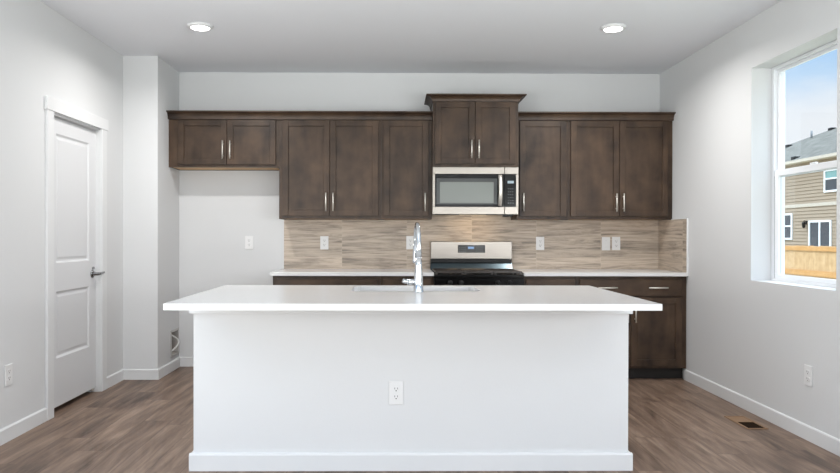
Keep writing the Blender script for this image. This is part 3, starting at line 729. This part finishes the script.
# faucet
fx, fy = 0.140, 3.775
fc = thing('faucet', 'tall chrome pull-down kitchen faucet on the island countertop', 'faucet', (fx, fy, 0.914))
MB().lathe([(0, 0.0005), (0.029, 0.0005), (0.029, 0.006), (0.0265, 0.009), (0.0255, 0.060), (0.0235, 0.105), (0.0195, 0.150), (0.0175, 0.190), (0.0, 0.190)], (0, 0, 0), 'z', 28).build('body', m_chrome, fc)
ang = math.radians(3.2)       # spout turned slightly off the axis
dx, dy = -math.sin(ang), math.cos(ang)
R0 = 0.085; zt = 0.288
pts = [(0, 0, 0.185), (0, 0, 0.24), (0, 0, zt)]
for k in range(1, 13):
    a = PI*k/12; r = R0*(1-math.cos(a)); pts.append((dx*r, dy*r, zt + R0*math.sin(a)))
pts.append((dx*2*R0, dy*2*R0, 0.262))
MB().tube(pts, [0.0172, 0.0160, 0.0140] + [0.0125]*12 + [0.0125], 18).build('spout', m_chrome, fc)
ex, ey = dx*2*R0, dy*2*R0
sh = MB().lathe([(0, 0.262), (0.0135, 0.262), (0.0165, 0.245), (0.0185, 0.170), (0.0185, 0.158), (0.015, 0.152), (0, 0.152)], (ex, ey, 0), 'z', 22).build('spray_head', m_chrome, fc)
MB().box(ex-0.006, ex+0.006, ey-0.0205, ey-0.0165, 0.178, 0.212, 0.002).build('spray_button', m_black, sh)
lv = MB().tube([(-0.018, 0, 0.058), (-0.056, 0, 0.058)], [0.0165, 0.0165], 18).build('lever_hub', m_chrome, fc)
MB().tube([(-0.056, 0, 0.058), (-0.062, 0, 0.058)], [0.0185, 0.0185], 18).tube([(-0.061, 0, 0.060), (-0.070, -0.004, 0.060), (-0.084, -0.010, 0.066)], [0.0125, 0.0125, 0.012], 12).build('lever', m_chrome, lv)

# ------------------------------------------------------------------ fridge water box in the return wall
wb = thing('supply_box', 'recessed water supply box with curved white hose low in the fridge space', 'utility box', (XB, (BY0+BY1)/2, BZ0))
wo = Vector(wb.location)
wbp = lambda b, n, m, par=wb: dpart(b, n, m, par, wo)
b = MB(); fl = 0.016
b.box(XB+0.0003, XB+0.005, BY0-fl, BY0+0.004, BZ0-fl, BZ1+fl).box(XB+0.0003, XB+0.005, BY1-0.004, BY1+fl*0.9, BZ0-fl, BZ1+fl).box(XB+0.0003, XB+0.005, BY0+0.004, BY1-0.004, BZ0-fl, BZ0+0.004).box(XB+0.0003, XB+0.005, BY0+0.004, BY1-0.004, BZ1-0.004, BZ1+fl)
wbp(b, 'flange', m_grey)
t_ = 0.003
b = MB().box(XB-BD+0.001, XB-BD+0.004, BY0+0.001, BY1-0.001, BZ0+0.001, BZ1-0.001)
b.box(XB-BD+0.004, XB, BY0+0.001, BY0+t_, BZ0+0.001, BZ1-0.001).box(XB-BD+0.004, XB, BY1-t_, BY1-0.001, BZ0+0.001, BZ1-0.001).box(XB-BD+0.004, XB, BY0+t_, BY1-t_, BZ0+0.001, BZ0+t_).box(XB-BD+0.004, XB, BY0+t_, BY1-t_, BZ1-t_, BZ1-0.001)
wbp(b, 'box_shell', m_recess)
yc_ = (BY0+BY1)/2
vl = wbp(MB().lathe([(0, 0), (0.012, 0), (0.012, 0.045), (0.018, 0.045), (0.018, 0.055), (0, 0.055)], (XB-BD+0.004, yc_-0.02, 0.245), 'x', 16), 'valve', m_nickel)
pts = []
for k in range(15):
    a = k/14; pts.append((XB-0.03+0.055*math.sin(PI*a), yc_-0.045+0.095*math.sin(PI*a)*0.9, 0.325-0.165*a))
wbp(MB().tube(pts, 0.007, 10), 'hose', m_hose)

# floor register
fr = thing('floor_register', 'tan floor vent with one dark half near the window wall', 'vent', (2.318, 4.513, 0))
x0, x1, y0, y1 = -0.068, 0.068, -0.155, 0.155
b = MB().box(x0, x1, y0, y0+0.014, 0.0005, 0.005, 0.001).box(x0, x1, y1-0.014, y1, 0.0005, 0.005, 0.001).box(x0, x0+0.014, y0+0.014, y1-0.014, 0.0005, 0.005, 0.001).box(x1-0.014, x1, y0+0.014, y1-0.014, 0.0005, 0.005, 0.001)
b.build('rim', m_bronze, fr)
MB().box(x0+0.014, x1-0.014, 0.012, y1-0.014, 0.0005, 0.003).build('damper_plate', m_bronze, fr)
MB().box(x0+0.014, x1-0.014, y0+0.014, 0.012, 0.0005, 0.0012).build('opening_shade', m_duct, fr)  # flat dark plate, shade of the open duct put in as colour

# ------------------------------------------------------------------ ceiling lights
def can(label, x, y):
    t = thing('ceiling_light', label, 'ceiling light', (x, y, H), 0, 'round ceiling lights')
    MB().lathe([(0.0, -0.0005), (0.092, -0.0005), (0.092, -0.006), (0.082, -0.016), (0.070, -0.020), (0.0655, -0.019), (0.0655, -0.010), (0.0, -0.010)], (0, 0, 0), 'z', 36).build('trim_ring', m_trim, t)
    MB().lathe([(0.0, -0.0205), (0.055, -0.0205), (0.0650, -0.0185), (0.0650, -0.0105), (0.0, -0.0105)], (0, 0, 0), 'z', 36).build('lens', m_lens, t)
    light('can_lamp', 'AREA', (x, y, H-0.030), (0, 0, -1), CAN_LIGHT, (1.0, 0.975, 0.945), shape='DISK', size=0.12, spread=math.radians(160))
can('round lit ceiling light above the fridge side of the island', -1.400, 5.030)
can('round lit ceiling light above the window side of the island', 1.600, 5.020)

# ------------------------------------------------------------------ outside
m_siding = mat('tan_siding', lin(156, 140, 122), 0.8, var=((0.4, 0.4, 3), 0.04, 2))
m_shingle = mat('grey_shingles', lin(108, 106, 100), 0.95, spec=0.05, var=((2.2, 2.2, 5), 0.22, 5))
m_house_trim = mat('house_trim', lin(190, 180, 167), 0.7)
m_house_glass = mat('house_glass', lin(52, 60, 68), 0.08, spec=0.7)
m_teal_glass = mat('house_glass_pale', lin(120, 160, 160), 0.10, spec=0.7)
m_fence = wood_mat('cedar_pickets', lin(178, 144, 102), lin(206, 174, 134), (3, 9, 1.5), 0.7)
m_rail = wood_mat('cedar_rails', lin(180, 134, 80), lin(200, 154, 100), (3, 1.5, 9), 0.7)
m_ground = mat('bounce_lawn', lin(176, 170, 146), 0.95, var=((0.7, 0.7, 0.7), 0.2, 5))  # unseen ground, colour lightened to bounce light up through the window
GZ = -0.85
gr = structure(MB().box(-40, 120, -60, 140, GZ-0.3, GZ).build('ground', m_ground), 'lawn between the houses, paled to bounce light', 'ground')
hs = thing('neighbor_house', 'tan two-storey house with grey shingle roof seen through the window', 'house', (22, 40, GZ))
ho = Vector(hs.location)
hp = lambda b, n, m, par=hs: dpart(b, n, m, par, ho)
HX, HY0, HY1, EZ = 22.0, 22.0, 49.55, 5.45
prof = [(HX+0.3, GZ+0.02)]
z = GZ+0.02; lap = 0.18
while z < EZ-0.02:
    prof += [(HX-0.035, z), (HX, min(z+lap, EZ))]; z += lap
prof += [(HX+0.3, EZ)]
hp(MB().prism(prof, 'y', HY0, HY1), 'siding_wall', m_siding)
hp(MB().box(HX+0.3, 40, HY0, HY0+0.3, GZ+0.02, EZ).box(HX+0.3, 40, HY1-0.3, HY1, GZ+0.02, EZ).box(39.7, 40, HY0+0.3, HY1-0.3, GZ+0.02, EZ), 'end_wall', m_siding)
ov = 0.45; hw = (40-HX)/2+ov; slope = 0.432
a0, a1, c0, c1 = HX-ov, 40+ov, HY0-ov, HY1+ov; xm = (a0+a1)/2; ez = EZ-ov*slope+0.06; rz_ = ez+hw*slope
rf = hp(MB().faces([(a0, c0, ez), (a1, c0, ez), (a1, c1, ez), (a0, c1, ez), (xm, c0+hw, rz_), (xm, c1-hw, rz_), (a0, c0, ez-0.05), (a1, c0, ez-0.05), (a1, c1, ez-0.05), (a0, c1, ez-0.05)],
                   [(0, 4, 5, 3), (1, 2, 5, 4), (0, 1, 4), (2, 3, 5), (6, 9, 8, 7), (0, 6, 7, 1), (1, 7, 8, 2), (2, 8, 9, 3), (3, 9, 6, 0)]), 'roof', m_shingle)
hp(MB().box(a0-0.03, a0+0.02, c0, c1, ez-0.15, ez+0.0).box(a0+0.02, HX, c0, c1, ez-0.15, ez-0.11), 'eave_fascia', m_house_trim)
hp(MB().box(HX-0.05, HX-0.0, HY0, HY1, 2.80, 2.97), 'belt_trim', m_house_trim)
def roof_pt(rx, rz, ry=None):
    return rx
def on_roof(u, v):
    # where the sight line through the picture meets the near roof plane
    dxx, dzz = (u-CX)/F_PX, -(v-CY)/F_PX
    d = rr*dxx + f_ + uu*dzz; o_ = Vector((0, 0, EYE))
    t = ((ez - o_.z) - slope*(a0 - o_.x)) / (d.z - slope*d.x)
    return o_ + d*t
for u, v in ((789, 146.5), (795.5, 158.5), (832, 129.5)):
    p = on_roof(u, v); hp(MB().box(p.x-0.16, p.x+0.16, p.y-0.18, p.y+0.18, p.z-0.10, p.z+0.11, 0.02), 'roof_vent', m_black, rf)
p = on_roof(811.5, 138); hp(MB().tube([(p.x, p.y, p.z-0.1), (p.x, p.y, p.z+0.45)], 0.06, 10), 'vent_pipe', m_track, rf)
def house_window(name, y0, y1, z0, z1, mull=(), rail=None, top=None):
    t = 0.10
    b = MB().box(HX-0.09, HX-0.025, y0, y0+t, z0, z1).box(HX-0.09, HX-0.025, y1-t, y1, z0, z1).box(HX-0.09, HX-0.025, y0+t, y1-t, z0, z0+t).box(HX-0.09, HX-0.025, y0+t, y1-t, z1-t, z1)
    for q in mull: b.box(HX-0.08, HX-0.03, q-0.06, q+0.06, z0+t, z1-t)
    if rail: b.box(HX-0.075, HX-0.03, y0+t, y1-t, rail-0.04, rail+0.04)
    fr_ = hp(b, name, m_vinyl)
    if top: 
        hp(MB().box(HX-0.045, HX-0.032, y0+t, y1-t, z0+t, rail-0.04), 'pane', m_house_glass, fr_); hp(MB().box(HX-0.045, HX-0.032, y0+t, y1-t, rail+0.04, z1-t), 'pane', top, fr_)
    else: hp(MB().box(HX-0.045, HX-0.032, y0+t, y1-t, z0+t, z1-t), 'pane', m_house_glass, fr_)
house_window('window', 37.80, 40.10, 1.05, 2.50, (38.75,), 1.80)
house_window('window', 33.60, 35.00, 3.46, 4.62, (), 4.14, m_teal_glass)
house_window('sliding_door', 34.42, 36.28, 0.03, 2.06, (35.36,), None)
l_ = hp(MB().box(HX-0.06, HX-0.02, 36.48, 36.60, 1.86, 2.06).tube([(HX-0.06, 36.54, 2.02), (HX-0.16, 36.54, 2.06), (HX-0.18, 36.54, 2.0)], 0.025, 8).lathe([(0, 2.02), (0.05, 2.0), (0.11, 1.93), (0.09, 1.92), (0.075, 1.72), (0.03, 1.68), (0, 1.66)], (HX-0.18, 36.54, 0), 'z', 10), 'wall_lantern', m_black)
fn = thing('wood_fence', 'light cedar picket fence in front of the tan house', 'fence', (12, 20, GZ))
fo = Vector(fn.location); random.seed(4)
b = MB(); y = 8.0
while y < 34:
    b.box(12.0, 12.018, y, y+0.137, GZ+0.03, 0.955+random.uniform(-0.008, 0.008)); y += 0.142
dpart(b, 'pickets', m_fence, fn, fo)
for z0, z1 in ((0.815, 0.93), (0.10, 0.25), (-0.62, -0.50)):
    dpart(MB().box(11.96, 11.9995, 8, 34, z0, z1), 'rail', m_rail, fn, fo)
for py in range(9, 34, 3): dpart(MB().box(12.0185, 12.11, py, py+0.09, GZ+0.001, 0.9), 'post', m_rail, fn, fo)
